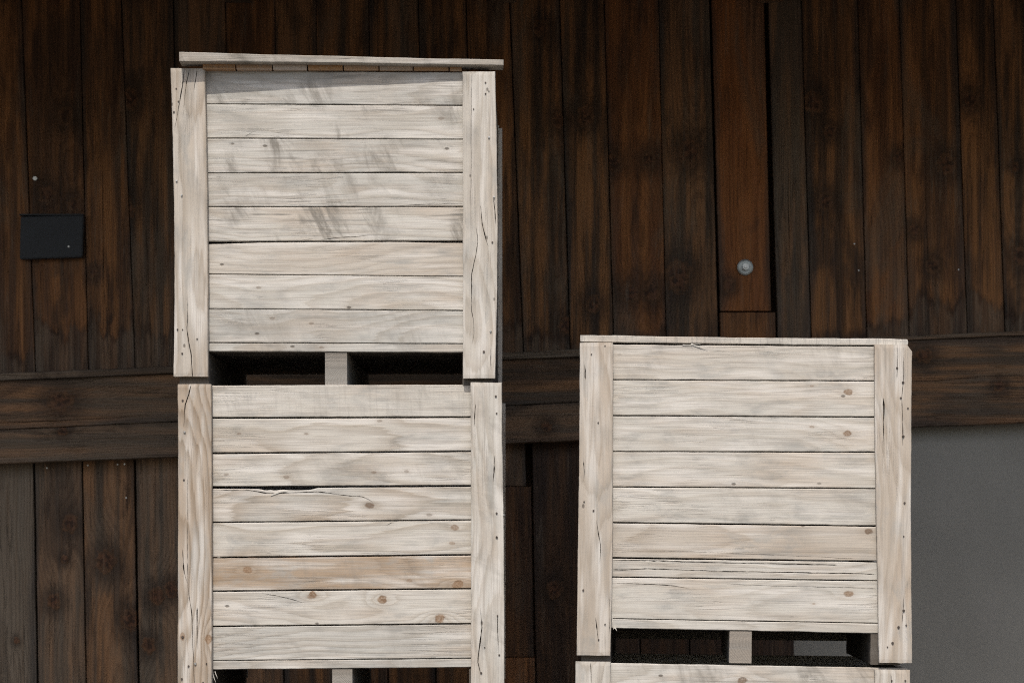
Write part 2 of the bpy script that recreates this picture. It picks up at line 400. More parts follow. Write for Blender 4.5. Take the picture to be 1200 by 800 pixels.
# ------------------------------------------------------------------ barn
WY = 2.20                                                  # face of the barn boards
barn = thing('barn', 'dark weathered timber barn wall behind the pale crates', 'barn', (0, WY, 0))
BM = frame_of(barn)
def bp(px, py, y=0.0): return project(BM, px, py, y)
UP = lambda l, c, d: (c, d, l)                             # upright board: l = z, c = x, d = y
FLAT = lambda l, c, d: (l, d, c)                           # level board: l = x, c = z
rng = random.Random(5)
SP = WY + 7.5
pxm = SP / F                                               # metres per photo pixel on the wall

beam_top = lambda px: 437.5 - 49.5 * px / 1200
beam_bot = lambda px: 543 - 48.5 * px / 1200

# upper boards: seam x at photo rows 0 and 400, colour tone, grey foot height, knots (px, py, radius px)
seams = [(25, 40), (94, 103), (142, 157), (203, 210), (264, 271), (322, 329), (370, 377), (432, 440), (490, 499), (546, 556),
         (597, 613), (656, 668), (708, 719), (772, 781), (831, 842), (900, 911), (939, 951), (1005, 1016), (1054, 1066), (1120, 1134), (1164, 1178)]
x = 25
while x > -640: x -= rng.uniform(48, 66); seams.insert(0, (x, x + 13))
x = 1164
while x < 1800: x += rng.uniform(48, 66); seams.append((x, x + 12))
info = {  # by left seam x: tone, foot, knots
    25: (0.2, .24, [(55, 228, 8), (86, 241, 7), (77, 136, 8)]), 94: (0.10, .26, [(110, 320, 5)]), 142: (-0.1, .2, [(146, 244, 10), (152, 116, 9)]),
    597: (-0.05, .10, [(654, 141, 7), (634, 33, 7), (665, 381, 8)]), 656: (-0.05, .05, [(686, 136, 9), (695, 357, 8)]),
    708: (0.45, .12, [(738, 343, 9), (764, 343, 9), (719, 190, 8), (760, 187, 8)]), 772: (-0.2, .0, [(809, 180, 11), (796, 324, 13)]),
    900: (-0.35, .0, []), 939: (0.05, .04, [(967, 236, 8), (953, 121, 10), (972, 154, 6)]), 1005: (0.3, .09, [(1054, 185, 6)]),
    1054: (0.14, .20, [(1109, 192, 9), (1093, 311, 7), (1071, 269, 6)]), 1120: (0.06, .22, [(1136, 118, 8)]), 1164: (-0.05, .15, [(1194, 300, 9), (1190, 195, 4)]),
}
def upright(name, pxt, pxb, pyt, pyb, pref, y0, thick=0.026, knots=(), cols=46, gap=0.7, tilt=0.0, **kw):
    """upright board between two seams given at photo rows 0 and 400"""
    (lt, rt), (lb, rb) = pxt, pxb
    zt = bp(0, pyt, y0)[1]; zb = bp(0, pyb, y0)[1]
    def e(a, b, py): return bp(a + (b - a) * py / 400.0, 0, y0)[0]
    lo = [(zb, e(lt + gap, lb + gap, pyb)), (zt, e(lt + gap, lb + gap, pyt))]
    hi = [(zb, e(rt - gap, rb - gap, pyb)), (zt, e(rt - gap, rb - gap, pyt))]
    ks = []
    for (kx, ky, kr) in knots:
        X, Z = bp(kx, ky, y0); ks.append((Z, X, kr * pxm * 1.15))
    return board(name, barn, DARK, zb, zt, lo, hi, y0, y0 + thick, UP, cols=cols, knots=ks, bow=0.003, rough=0.0012, **kw)

for (a, b), (c, d) in zip(seams, seams[1:]):
    if a == 831: continue
    tone, foot, ks = info.get(a, (rng.uniform(-.25, .25), rng.uniform(.0, .3), []))
    inview = -60 < a < 1230
    m = (b + d) / 2
    spl = []
    if inview and rng.random() < 0.6:
        pc = a + (c - a) * rng.uniform(.3, .7); s0 = rng.uniform(60, 250); L = rng.uniform(70, 200)
        for q in range(6):
            py = s0 + L * q / 5
            X, Z = bp(pc + (b - a) * py / 400 + rng.uniform(-1, 1), py); spl.append((Z, X, 0.0022 * math.sin(math.pi * q / 5) + 0.0002))
    upright('wall_board', (a, c), (b, d), -440, beam_top(m) + 6, 400, rng.uniform(-0.006, 0.006), knots=ks, tone=tone, mildew=foot,
            cols=56 if inview else 12, gap=rng.uniform(.2, .7), splits=[spl] if spl else [])
# sunk reddish post between two boards, its bolt and the short block under it
upright('sunk_post', (833, 896), (844, 905), -440, 364, 400, 0.014, thick=0.05, tone=0.7, mildew=0.0, knots=[(855, 335, 6)], cols=60, seed=11.3)
upright('filler_block', (833, 901), (843.5, 910), 366, 402, 400, 0.002, tone=0.25, mildew=0.0, cols=10, seed=22.9)
bx, bz = bp(873, 313.5, 0.014)
def bolt():
    t = bpy.data.objects.new('bolt', None)
    bm = bmesh.new()
    rot = Matrix.Rotation(R(90), 4, 'X')
    prof = [(0.0, -0.006), (0.030, -0.006), (0.037, -0.004), (0.0385, 0.0), (0.0385, 0.004)]
    segs = 40; ringv = []
    for (r, h) in prof[1:]:
        ringv.append([bm.verts.new((r * math.cos(6.28318 * k / segs), h, r * math.sin(6.28318 * k / segs))) for k in range(segs)])
    for A, B in zip(ringv, ringv[1:]):
        for k in range(segs): bm.faces.new((A[k], A[(k + 1) % segs], B[(k + 1) % segs], B[k]))
    bm.faces.new(ringv[0])
    bmesh.ops.recalc_face_normals(bm, faces=bm.faces)
    me = bpy.data.meshes.new('washer'); bm.to_mesh(me); bm.free(); me.materials.append(ZINC)
    o = bpy.data.objects.new('bolt_washer', me); COL.objects.link(o); o.parent = barn; o.location = (bx, 0.006, bz)
    bm = bmesh.new()
    bmesh.ops.create_cone(bm, segments=6, radius1=0.0165, radius2=0.0165, depth=0.022, cap_ends=True, matrix=Matrix.Translation((0, -0.017, 0)) @ rot)
    bmesh.ops.bevel(bm, geom=list(bm.edges), offset=0.0015, segments=2, affect='EDGES')
    bmesh.ops.create_cone(bm, segments=20, radius1=0.009, radius2=0.008, depth=0.008, cap_ends=True, matrix=Matrix.Translation((0, -0.031, 0)) @ rot)
    me = bpy.data.meshes.new('bolt_head'); bm.to_mesh(me); bm.free(); me.materials.append(STEEL)
    o2 = bpy.data.objects.new('bolt_head', me); COL.objects.link(o2); o2.parent = o
bolt()
hx, hz = bp(41.5, 209.5); heads('nail_head', barn, STEEL, [(hx, -0.006, hz, 0.0125)], h=0.006, seg=20)

# beam: ledge strip on top, stacked timbers below
def level(name, px0, px1, top, bot, y0, thick, cols=60, splits=(), knots=(), **kw):
    pts = [px0 + (px1 - px0) * i / 6 for i in range(7)]
    hi = [bp(p, top(p), y0) for p in pts]; lo = [bp(p, bot(p), y0) for p in pts]
    sp = [[(*bp(p, q, y0), wd) for (p, q, wd) in s] for s in splits]
    ks = [(*bp(p, q, y0), r * pxm) for (p, q, r) in knots]
    return board(name, barn, DARK, hi[0][0], hi[-1][0], lo, hi, y0, y0 + thick, FLAT, cols=cols, splits=sp, knots=ks, rough=0.002, bow=0.003, **kw)
mid_l = lambda p: beam_top(p) + 66 - 4 * p / 600
level('ledge_strip', -640, 820, lambda p: beam_top(p) - 0.5, lambda p: beam_top(p) + 8, -0.095, 0.10, tone=-0.85, mildew=0, seed=3.3)
level('ledge_strip', 821, 1820, lambda p: beam_top(p) - 0.5, lambda p: beam_top(p) + 4.5, -0.085, 0.09, tone=-0.5, mildew=0, seed=4.9)
level('beam', -640, 820, lambda p: beam_top(p) + 8.6, lambda p: mid_l(p) - 0.4, -0.07, 0.10, cols=110, tone=-0.3, mildew=0, seed=8.1,
      splits=[[(-40, 497, .0012), (60, 493, .003), (120, 490, .002), (170, 486, .0012)]], knots=[(72, 470, 12)])
level('beam', -640, 820, lambda p: mid_l(p) + 0.4, lambda p: beam_bot(p), -0.064, 0.094, cols=110, tone=-0.55, mildew=0, seed=6.6, knots=[(74, 505, 5), (640, 500, 6)])
level('beam', 821, 1820, lambda p: beam_top(p) + 5, lambda p: beam_bot(p), -0.066, 0.10, cols=90, tone=-0.25, mildew=0, seed=9.7,
      splits=[[(1060, 446, .0015), (1100, 446, .003), (1150, 441, .002), (1200, 440, .002)]], knots=[(1083, 416, 8), (1171, 452, 6)])

# lower boards, set back under the beam
LY = 0.035
def lower(a, c, pyt, pyb, tone, knots=(), y=LY, **kw):
    upright('wall_board', (a - 11, c - 11), (a - 4, c - 4), pyt, pyb, 400, y, knots=knots, tone=tone, mildew=0.0, cols=40, gap=0.8, **kw)
x = -640
while x < -70:
    n = min(x + rng.uniform(52, 68), -18); n = -18 if n > -60 else n
    lower(x, n, 505, 1080, rng.uniform(-.4, .1)); x = n
lower(-18, 41, 520, 1080, -0.95, [(19, 750, 3)], seed=31.1)
lower(41.5, 98, 515, 1080, -0.55, [(82, 613, 8), (63, 704, 7), (76, 655, 4)], seed=32.3)
lower(98, 159, 515, 1080, -0.3, [(124, 657, 10), (152, 726, 9)], seed=33.9)
lower(160, 212, 513, 1080, -0.6, [(184, 698, 8), (200, 690, 7), (174, 756, 7)], seed=34.6)
x = 212.0
for n in (268, 330, 390, 452, 508, 562): lower(x, n, 508, 1080, rng.uniform(-.3, .05)); x = n
lower(562, 618, 500, 569, -0.55, seed=35.2)
lower(562, 624, 570, 769, 0.12, grime=.5, y=LY + 0.004, seed=36.7)  # dark reddish board, shade between the stacks mixed into its colour
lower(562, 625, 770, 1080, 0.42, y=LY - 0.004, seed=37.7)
lower(625, 690, 498, 1080, -0.05, [(650, 690, 8)], grime=.75, seed=38.1)  # darkened: shade between the stacks put into the colour
for (a, c) in ((690, 748), (748, 806), (806, 862), (862, 929)): lower(a, c, 494, 1080, rng.uniform(-.3, .1), grime=.8)  # boards behind the right crate, their shade put into the colour
px0, _ = bp(930, 0, 0.05); px1, _ = bp(1820, 0, 0.05)
_, pz1 = bp(0, 470, 0.05)
def cement():
    bm = bmesh.new(); nx, nz = 40, 24
    z0 = -0.1
    g = [[bm.verts.new((px0 + (px1 - px0) * i / nx, 0.05 + mnoise.noise(Vector((i * .35, j * .35, 3))) * 0.006, z0 + (pz1 - z0) * j / nz)) for i in range(nx + 1)] for j in range(nz + 1)]
    for j in range(nz):
        for i in range(nx): bm.faces.new((g[j][i], g[j][i + 1], g[j + 1][i + 1], g[j + 1][i]))
    r = bmesh.ops.extrude_face_region(bm, geom=list(bm.faces))
    for v in [e for e in r['geom'] if isinstance(e, bmesh.types.BMVert)]: v.co.y = 0.25
    bmesh.ops.recalc_face_normals(bm, faces=bm.faces)
    me = bpy.data.meshes.new('cement_wall'); bm.to_mesh(me); bm.free(); me.materials.append(CEMENT)
    o = bpy.data.objects.new('cement_wall', me); COL.objects.link(o); o.parent = barn
cement()
wx0, _ = bp(-640, 0); wx1, _ = bp(1820, 0)
# boarding core behind the boards, side walls and the overhanging roof that shades the wall
solid('wall_core', barn, DARK, [(wx0, wx1, 0.26, 0.40, -0.1, 6.2)], 0)
pts = [bp(p, q, LY) for (p, q) in ((55, 548), (103, 545), (138, 544), (146, 543.5), (148, 583))]
heads('nails', barn, NAILB, [(a, LY - 0.001, b, 0.0048) for a, b in pts] + [(*[bp(1001, 286)[0]], -0.004, bp(1001, 286)[1], 0.004),
      (bp(1006, 317)[0], -0.004, bp(1006, 317)[1], 0.004), (bp(1123, 316)[0], -0.004, bp(1123, 316)[1], 0.004)])['kind'] = 'stuff'
EY, EZ, RS = -0.35 - WY, 4.06, math.tan(R(9))
def roof():
    bm = bmesh.new()
    ya, yb = EY, 4.0
    prof = [(ya, EZ), (ya, EZ + 0.16), (yb, EZ + 0.16 + (yb - ya) * RS), (yb, EZ + (yb - ya) * RS)]
    A = [bm.verts.new((wx0 - 0.6, y, z)) for y, z in prof]; B = [bm.verts.new((wx1 + 0.6, y, z)) for y, z in prof]
    for k in range(4): bm.faces.new((A[k], A[(k + 1) % 4], B[(k + 1) % 4], B[k]))
    bm.faces.new(A); bm.faces.new(B[::-1]); bmesh.ops.recalc_face_normals(bm, faces=bm.faces)
    me = bpy.data.meshes.new('roof'); bm.to_mesh(me); bm.free(); me.materials.append(ROOFM)
    o = bpy.data.objects.new('roof', me); COL.objects.link(o); o.parent = barn
    def tz(y): return EZ + (y - ya) * RS
    n = 9
    for i in range(n):
        xx = wx0 + (wx1 - wx0) * i / (n - 1)
        board('rafter', barn, DARK, ya + 0.12, -0.08, [(ya, -0.2), (0.3, -0.2)], [(ya, -0.01), (0.3, -0.01)], xx - 0.06, xx + 0.06,
              lambda l, c, d: (d, l, tz(l) + c), cols=6, rows=2, mildew=0)
roof()

# small dark box on the left boards
wb = thing('wall_box', 'small dark slate-blue blank box fixed to the barn boards at the left', 'box', (0, WY, 0))
def wallbox():
    q = [bp(24.0, 254, -0.05), bp(97.8, 252, -0.05), bp(96.4, 301, -0.05), bp(23, 303.5, -0.05)]
    cx = sum(p[0] for p in q) / 4; cz = sum(p[1] for p in q) / 4
    wb.location = (cx, WY - 0.008, cz)
    bm = bmesh.new()
    F_ = [bm.verts.new((x - cx, -0.042, z - cz)) for x, z in q]; B_ = [bm.verts.new((x - cx, 0.0, z - cz)) for x, z in q]
    bm.faces.new(F_); bm.faces.new(B_[::-1])
    for k in range(4): bm.faces.new((F_[k], B_[k], B_[(k + 1) % 4], F_[(k + 1) % 4]))
    bmesh.ops.recalc_face_normals(bm, faces=bm.faces)
    bmesh.ops.bevel(bm, geom=list(bm.edges), offset=0.004, segments=3, affect='EDGES')
    me = bpy.data.meshes.new('box_body'); bm.to_mesh(me); bm.free(); me.materials.append(SLATE)
    o = bpy.data.objects.new('box_body', me); COL.objects.link(o); o.parent = wb
    # folded lid lip along the top
    solid('lid_lip', wb, SLATE, [(-0.152, 0.152, -0.047, 0.0, 0.101, 0.108)], 0.002)
    px, pz = bp(80.5, 289, -0.05); heads('lock', wb, NAILB, [(px - cx, -0.043, pz - cz, 0.0055)], h=0.003, seg=16)
wallbox()

# ------------------------------------------------------------------ crates
D = 1.0; YF = -D / 2; YP = YF + 0.027; PT = 0.022
GROUP = 'wooden crates stacked in front of the barn'
SIDE = lambda l, c, d: (d, l, c)
def crate(label, loc, rotz, ry, posts, seams, xl, xr, skid_bot, planks={}, splits={}, post_splits=((), ()), nails=(), bright=(), tones=(),
          gap=0.7, block=None, tall=0.0, post_props=({}, {}), rear=0.0):
    """posts: two outlines [(left x, right x, y) ...]; seams: [(y at xl, y at xr, gap px)] from top edge to bottom edge"""
    o = thing('wooden_crate', label, 'crate', loc, (0, R(ry), R(rotz)), GROUP)
    M = frame_of(o)
    P = lambda x, y, yy: project(M, x, y, yy)
    s = (CAMP - Vector(loc)).length / F
    s = (loc[1] + YF + 7.5) / F
    # corner boards in front
    ext = []
    for si, (prof, spl) in enumerate(zip(posts, post_splits)):
        lo = sorted((P(a, y, YF)[1], P(a, y, YF)[0]) for a, b, y in prof); hi = sorted((P(b, y, YF)[1], P(b, y, YF)[0]) for a, b, y in prof)
        z0, z1 = lo[0][0], lo[-1][0]
        z0 -= tall
        sp = [[(P(x, y, YF)[1], P(x, y, YF)[0], wd * s) for (x, y, wd) in q] for q in spl]
        pp = dict(tone=0.12, mildew=0.25, grainy=0.5); pp.update(post_props[si])
        pk = [(P(x, y, YF)[1], P(x, y, YF)[0], r * s) for x, y, r in pp.pop('knots_px', [])]
        board('corner_board', o, PALE, z0, z1, lo, hi, YF, YF + 0.025, UP, cols=90, rows=6, splits=sp, knots=pk, rough=0.0011, end_rough=0.003, **pp)
        ext.append((lo, hi, z0, z1))
    xa = max(p[1] for p in ext[0][0]) + 0.008; xb = min(p[1] for p in ext[1][1]) - 0.008
    W0, W1 = min(xa, xb), max(xa, xb)
    ztop = P((xl + xr) / 2, (seams[0][0] + seams[0][1]) / 2, YP)[1]
    # front planks
    zrow = []
    for i, (A, B) in enumerate(zip(seams, seams[1:])):
        ga, gb = A[2] / 2, B[2] / 2
        tops = A[3] if len(A) > 3 else [(xl, A[0]), (xr, A[1])]
        def line(pts, off):
            pts = [(pts[0][0] - 60, pts[0][1] - (pts[1][1] - pts[0][1]) / (pts[1][0] - pts[0][0]) * 60)] + list(pts) if pts[0][0] >= xl - 1 else list(pts)
            pts = pts + [(pts[-1][0] + 60, pts[-1][1])]
            return [P(x, y + off, YP) for x, y in pts]
        hi = line(tops, 0 if i == 0 else ga)
        lo = line([(xl, B[0]), (xr, B[1])], 0 if i == len(seams) - 2 else -gb)
        kw = dict(tone=0.0, mildew=0.3, grainy=0.42, saw=0.0); kw.update(planks.get(i, {}))
        kn = [(*P(x, y, YP), r * s * (0.6 if r < 3.6 else 0.8)) for x, y, r in kw.pop('knots_px', [])]
        sp = [[(*P(x, y, YP), wd * s) for x, y, wd in q] for q in splits.get(i, [])]
        board('plank' if i < len(seams) - 2 else 'base_plank', o, PALE, W0, W1, lo, hi, YP, YP + PT, FLAT, cols=100, rows=6, splits=sp, knots=kn, rough=0.0009, **kw)
        zm0 = P((xl + xr) / 2, (B[0] + B[1]) / 2, YP)[1]; zm1 = P((xl + xr) / 2, (A[0] + A[1]) / 2, YP)[1]
        zrow.append((zm0, zm1))
    # back and side planks, back corner boards
    for (z0, z1) in zrow:
        g = 0.0025
        rr = rear if z0 == zrow[-1][0] else 0.0
        c0, c1 = [(-9, z0 + g), (9, z0 + g)], [(-9, z1 - g), (9, z1 - g)]
        kw = dict(cols=10, rows=3, mildew=0.35)
        board('plank', o, PALE, W0, W1, [(-9, z0 + g - rr), (9, z0 + g - rr)], c1, -YP, -YP - PT, FLAT, tone=random.Random(z0).uniform(-.2, .2), **kw)
        for xx, dd in ((W0 + 0.003, PT), (W1 - 0.003, -PT)):
            board('plank', o, PALE, YP + PT + 0.002, -YP - PT - 0.002, c0, c1, xx, xx + dd, SIDE, tone=random.Random(z0 + xx).uniform(.5, .95), grime=.75, **kw)  # side planks darkened: shade of the crate's side put into the colour
    for lo, hi, z0, z1 in ext:
        m0 = sum(p[1] for p in lo) / len(lo); m1 = sum(p[1] for p in hi) / len(hi)
        board('corner_board', o, PALE, z0, z1, [(z0, m0), (z1, m0)], [(z0, m1), (z1, m1)], -YF, -YF - 0.025, UP, cols=10, rows=3)
    # deck and skids
    zb = zrow[-1][0] + 0.003
    for k in range(7):
        ya = YP + PT + 0.003 + k * (D - 2 * 0.053) / 7
        board('deck_plank', o, PALE, W0 + 0.03, W1 - 0.03, [(-9, zb), (9, zb)], [(-9, zb + 0.02), (9, zb + 0.02)], ya, ya + 0.115, FLAT, cols=6, rows=2, tone=0.1, grime=0.9)  # deck darkened: shade inside the fork opening put into the colour
    zs = skid_bot - loc[2] - tall
    bl, br = block
    xs0, xs1 = P(bl, 440 if loc[2] > 2 else 760, YP)[0], P(br, 440 if loc[2] > 2 else 760, YP)[0]
    for ki, (xx0, xx1) in enumerate(((W0 + 0.004, W0 + 0.112), (xs0, xs1), (W1 - 0.112, W1 - 0.004))):
        zt = zb - 0.002 - (0.0)
        board('skid', o, PALE, YP + 0.004, -YP - 0.004, [(-9, zs), (9, zs)], [(-9, zt - 0.003), (9, zt - 0.003)], xx0, xx1, SIDE, cols=8, rows=4, tone=-0.6, mildew=0.7, grainy=0.6, rough=0.001, grime=(0.9, 0.45, 0.9)[ki])  # outer skids darkened: shade under the crate put into the colour
    # nails
    if nails: heads('nails', o, RUST, [(*[P(x, y, YF)[0]], YF - 0.0005, P(x, y, YF)[1], (r or 1.3) * 0.74 * s) for x, y, r in nails], h=0.004)['kind'] = 'stuff'
    if bright: heads('bright_nails', o, NAILB, [(*[P(x, y, YF)[0]], YF - 0.0015, P(x, y, YF)[1], (r or 1.1) * s) for x, y, r in bright], h=0.005)['kind'] = 'stuff'
    return o, M, P, zrow

def z_at(py, y=0.0): return EYE + (HOR - py) * (y + 7.5) / F
def x_at(px, y=0.0): return (px - 600) * (y + 7.5) / F

# --- lidded crate on the left stack
s1 = [(82.6, 85.2, 0), (122, 123.8, 1.0), (162, 163.4, 1.1), (202.8, 202.4, 1.2), (242.5, 242.2, 1.1),
      (284.2, 283.2, 3.0, [(243, 284.8), (262, 284.2), (300, 283), (340, 282.4), (420, 282.2), (470, 282.2), (543, 283.4)]), (321.2, 324, 0.9), (361.6, 364, 1.0), (401.4, 402.8, 0.9), (411.4, 412.6, 0)]
p1 = [[(199.8, 240, 80.4), (201, 240.4, 110), (202.2, 241.6, 160), (204, 243, 245), (204.4, 243.5, 330), (204.2, 243.5, 400), (203.2, 243.6, 441)],
      [(542, 580, 84), (542.2, 581.6, 150), (542.4, 583, 260), (542.5, 582.4, 350), (542.6, 580.4, 443)]]
crate1, M1, P1, zr1 = crate(
    'pale wooden crate topped by a thin overhanging plank lid, highest of the left stack', (x_at(392), 0.5, z_at(450)), -1.0, 0, p1, s1, 243, 543, z_at(450.6) ,
    planks={0: dict(mildew=1.1, tone=-.6), 1: dict(mildew=1.2, tone=-.25, knots_px=[(517, 139, 3)], knot_tone=.1), 2: dict(mildew=1.7, tone=-.35), 3: dict(mildew=.7, tone=-.4),
            4: dict(mildew=1.7, tone=-.1), 5: dict(mildew=.2, tone=.22, grainy=.3), 6: dict(mildew=.2, tone=-.2, knots_px=[(303, 337, 2.5)], knot_tone=.1),
            7: dict(mildew=.5, tone=-.6, knots_px=[(319, 373, 3), (365, 379, 2.5)], knot_tone=.1), 8: dict(mildew=.6, tone=-.6, knots_px=[(377, 407, 3)], knot_tone=.1)},
    splits={3: [[(470, 241, .2), (490, 240.0, .7), (520, 239.3, .5), (542, 238.5, .3)]], 4: [[(378, 281, .3), (395, 278.5, .7), (420, 277.4, .6), (432, 275.5, .2)]],
            1: [[(287, 160.5, .2), (291, 158, .8), (294, 156, .6), (297, 155, .1)]]},
    post_splits=([[(216, 81, 1.0), (214, 100, .9), (209, 128, .7), (205, 150, .3)], [(222, 82, 1.0), (219, 95, .7), (217, 110, .3), (214, 140, .2)], [(231, 82, .9), (229, 95, .8), (227, 107, .2)],
                  [(219, 340, .15), (220, 372, .5), (219, 385, 1.0), (221, 400, 1.0), (224, 416, .9), (225.5, 441, .9)]],
                 [[(553, 85, .3), (552, 150, .4), (552, 240, .3)], [(558, 266, .2), (560, 284, .7), (555, 312, .9), (549, 335, .9), (551, 355, .6), (555, 375, .6), (555.5, 392, .4), (553, 405, .2)],
                  [(563, 240, .4), (565, 262, .8), (569, 280, .9), (572, 288, .3)], [(578.5, 232, .4), (580, 250, .9), (581, 262, .4)], [(575, 411, .6), (575.5, 432, .7)]]),
    nails=[(206.5, 104, 0), (209, 119, 0), (203.8, 131.5, 1.6), (208, 386, 1.5), (214, 386, 1), (231, 397, 1.4), (213.5, 414, 1.6), (569, 97, 1.5), (569, 110, 1.4), (573, 107, 1), (555, 128, 1.2), (567, 412, 2), (577, 284, 1.6)],
    bright=[(207, 212, 1.3), (213, 229, 1.2), (573, 161, 1.3), (579, 231, 1.2), (575, 388, 1.3)],
    block=(380.5, 406.5), post_props=(dict(tone=.28, seed=4.2, grainy=.6), dict(tone=.15, seed=5.9, grainy=.45)))

# its lid: front batten, back batten and short boards running front to back
def lid1():
    L = thing('crate_lid', 'thin weathered plank lid lying on the highest crate, overhanging its front', 'lid', (crate1.location.x, 0.5, z_at(80)), (0, 0, R(1.1)))
    M = frame_of(L); yb = YF - 0.026
    P = lambda x, y, yy: project(M, x, y, yy)
    hi = [P(x, y, yb) for x, y in ((210, 61), (300, 63.5), (400, 66), (500, 68.4), (590, 70))]; lo = [P(x, y, yb) for x, y in ((210, 72), (300, 72.8), (400, 73.6), (500, 75.2), (590, 76.8))]
    board('batten', L, PALE, hi[0][0], hi[-1][0], lo, hi, yb, yb + 0.075, FLAT, cols=80, rows=4, tone=.1, mildew=.9, saw=.4, grime=.22, seed=12.4, rough=.0008,
          splits=[[(P(400, 69, yb)[0], P(400, 69, yb)[1], .0004), (P(410, 68, yb)[0], P(410, 68.5, yb)[1], .0014), (P(416, 67, yb)[0], P(416, 68, yb)[1], .0004)]])
    yq = YF + 0.012
    zt0 = lambda x: P(x, 72.5 + 3.4 * (x - 210) / 380, yq)[1] - 0.004
    xs = [236.5, 276, 319, 360, 402, 444, 484, 526, 541.5]
    for a, b in zip(xs, xs[1:]):
        A = P(a + .6, 80, yq)[0]; B = P(b - .6, 80, yq)[0]
        z1 = min(zt0(a), zt0(b)); z0 = P((a + b) / 2, 82.2 + 2.4 * (a - 236) / 300, yq)[1] + 0.003
        board('lid_plank', L, PALE, yq, 0.48, [(-9, z0), (9, z0)], [(-9, z1), (9, z1)], A, B, SIDE, cols=8, rows=4, tone=2.0, mildew=.0, grainy=.5)
    z1 = zt0(400)
    board('batten', L, PALE, -0.59, 0.59, [(-9, z1 + .002), (9, z1 + .002)], [(-9, z1 + .03), (9, z1 + .03)], 0.42, 0.50, FLAT, cols=10, rows=3)
lid1()

# --- crate under it
s2 = [(451.5, 450.6, 0), (489.6, 488.6, 2.0), (531, 528.6, 1.9), (570.6, 569, 2.2, [(248, 571.2), (262, 571.4), (284, 571.3), (305, 571.8), (311, 573.6), (317, 572.8), (322, 573.6), (330, 572.4), (345, 573.2), (364, 572.6), (372, 570.4), (420, 569.8), (480, 569.6), (552, 569)]),
      (611.8, 609, 1.4), (653, 649.8, 1.8), (692.4, 689.3, 1.6), (733.6, 730.4, 1.5), (773.6, 771, 1.0), (783.8, 781.2, 0)]
p2 = [[(208, 247.4, 450), (208.6, 247.8, 500), (208.8, 248, 600), (208.4, 248, 700), (208.2, 248, 790), (208, 248, 811)],
      [(551.5, 587.8, 448), (551.8, 588.6, 520), (552, 590, 600), (552, 591, 700), (552, 591, 812)]]
crate2, M2, P2, zr2 = crate(
    'open wooden crate with one tan plank and one splintered plank, right under the highest crate', (x_at(400), 0.5, z_at(818)), -0.3, 0, p2, s2, 248, 552, z_at(818),
    planks={0: dict(saw=.6, tone=.02, mildew=.5, grainy=.15), 1: dict(tone=.08, mildew=.1, grainy=.6, knots_px=[(280, 508, 2), (359, 508, 2), (445, 493, 2.5)], knot_tone=.2),
            2: dict(tone=.05, mildew=.3, grainy=.5, knots_px=[(265, 556, 2.5), (335, 558.5, 3), (438, 553, 3), (476, 552, 2.5)], knot_tone=.1),
            3: dict(tone=-.3, mildew=.3, grainy=.7, knots_px=[(434, 592, 4.5), (503, 603, 3)], knot_tone=.0), 4: dict(tone=.04, mildew=.1, grainy=.6, knots_px=[(530, 636, 3), (533, 617.5, 4)], knot_tone=.6),
            5: dict(tone=1.0, saw=.35, mildew=.4, grainy=.4, knots_px=[(536, 684, 6.5), (480, 680, 3.5), (290, 667, 5)], knot_tone=.85), 6: dict(tone=.0, mildew=.25, knots_px=[(448.5, 702.6, 6), (515, 724.5, 6.5), (366, 697, 6)], knot_tone=.8),
            7: dict(tone=-.55, mildew=.3, grainy=.45), 8: dict(tone=-.6, mildew=.3, saw=.3)},
    splits={3: [[(255, 573.5, .2), (268, 574.6, .8), (285, 573.6, .4), (300, 575.2, .9), (308, 577.2, 1.2), (325, 578, .7), (340, 576.8, .4), (362, 576.4, 1.1), (372, 575.8, .9), (395, 579, .6), (412, 581, .7), (424, 581.5, .9), (432, 585, .5), (437, 588, .2)]],
            6: [[(308, 694.8, .4), (325, 698, .8), (345, 702.5, .7), (356, 706, .2)]], 4: [[(452, 615.5, .3), (458, 612.5, .6), (462, 611, .2)]]},
    post_splits=([[(224, 450, .9), (221, 462, 1.1), (217, 474, 1.0), (216, 490, .5), (215, 508, .3)], [(220, 560, .2), (219.5, 640, .35), (220.5, 690, .6), (225, 720, .8), (226, 760, .6), (228, 800, .5)],
                  [(231, 714, .9), (231, 745, 1.1), (231, 760, .3)], [(214, 645, .5), (215.5, 668, 1.2), (219, 682, .3)]],
                 [[(557, 475, .8), (556, 490, .9), (555.5, 500, .4)], [(579.5, 535, .8), (579, 550, 1.2), (578, 562, .5)], [(563, 714, .4), (565, 735, .9), (561, 765, 1.3), (560, 775, 1.0), (563, 788, .7)], [(583, 720, 1.0), (583.5, 738, .8), (584, 765, .3)]]),
    nails=[(214, 469, 1.8), (215.5, 562, 1.6), (214, 746, 2.2), (221, 780, 1.8), (213, 795, 1.8), (242, 777, 1.3), (238, 799, 1.3), (581, 464, 1.8), (582, 484, 1.4), (582, 601, 1.7), (582, 629, 1.8), (582.5, 629.5, 1.4), (583, 721, 1.4), (585, 767, 1.6), (568, 758, 1.2), (564, 788, 1.7)],
    bright=[(216.5, 506, 1.3), (229, 777, 1.6), (590.5, 603, 1.0)],
    block=(388.8, 412.8), post_props=(dict(tone=.75, seed=7.7, grainy=.85, knots_px=[(244, 748, 4), (214, 746, 3)], knot_tone=1.0), dict(tone=-.12, seed=1.3, grainy=.45, mildew=.5)))

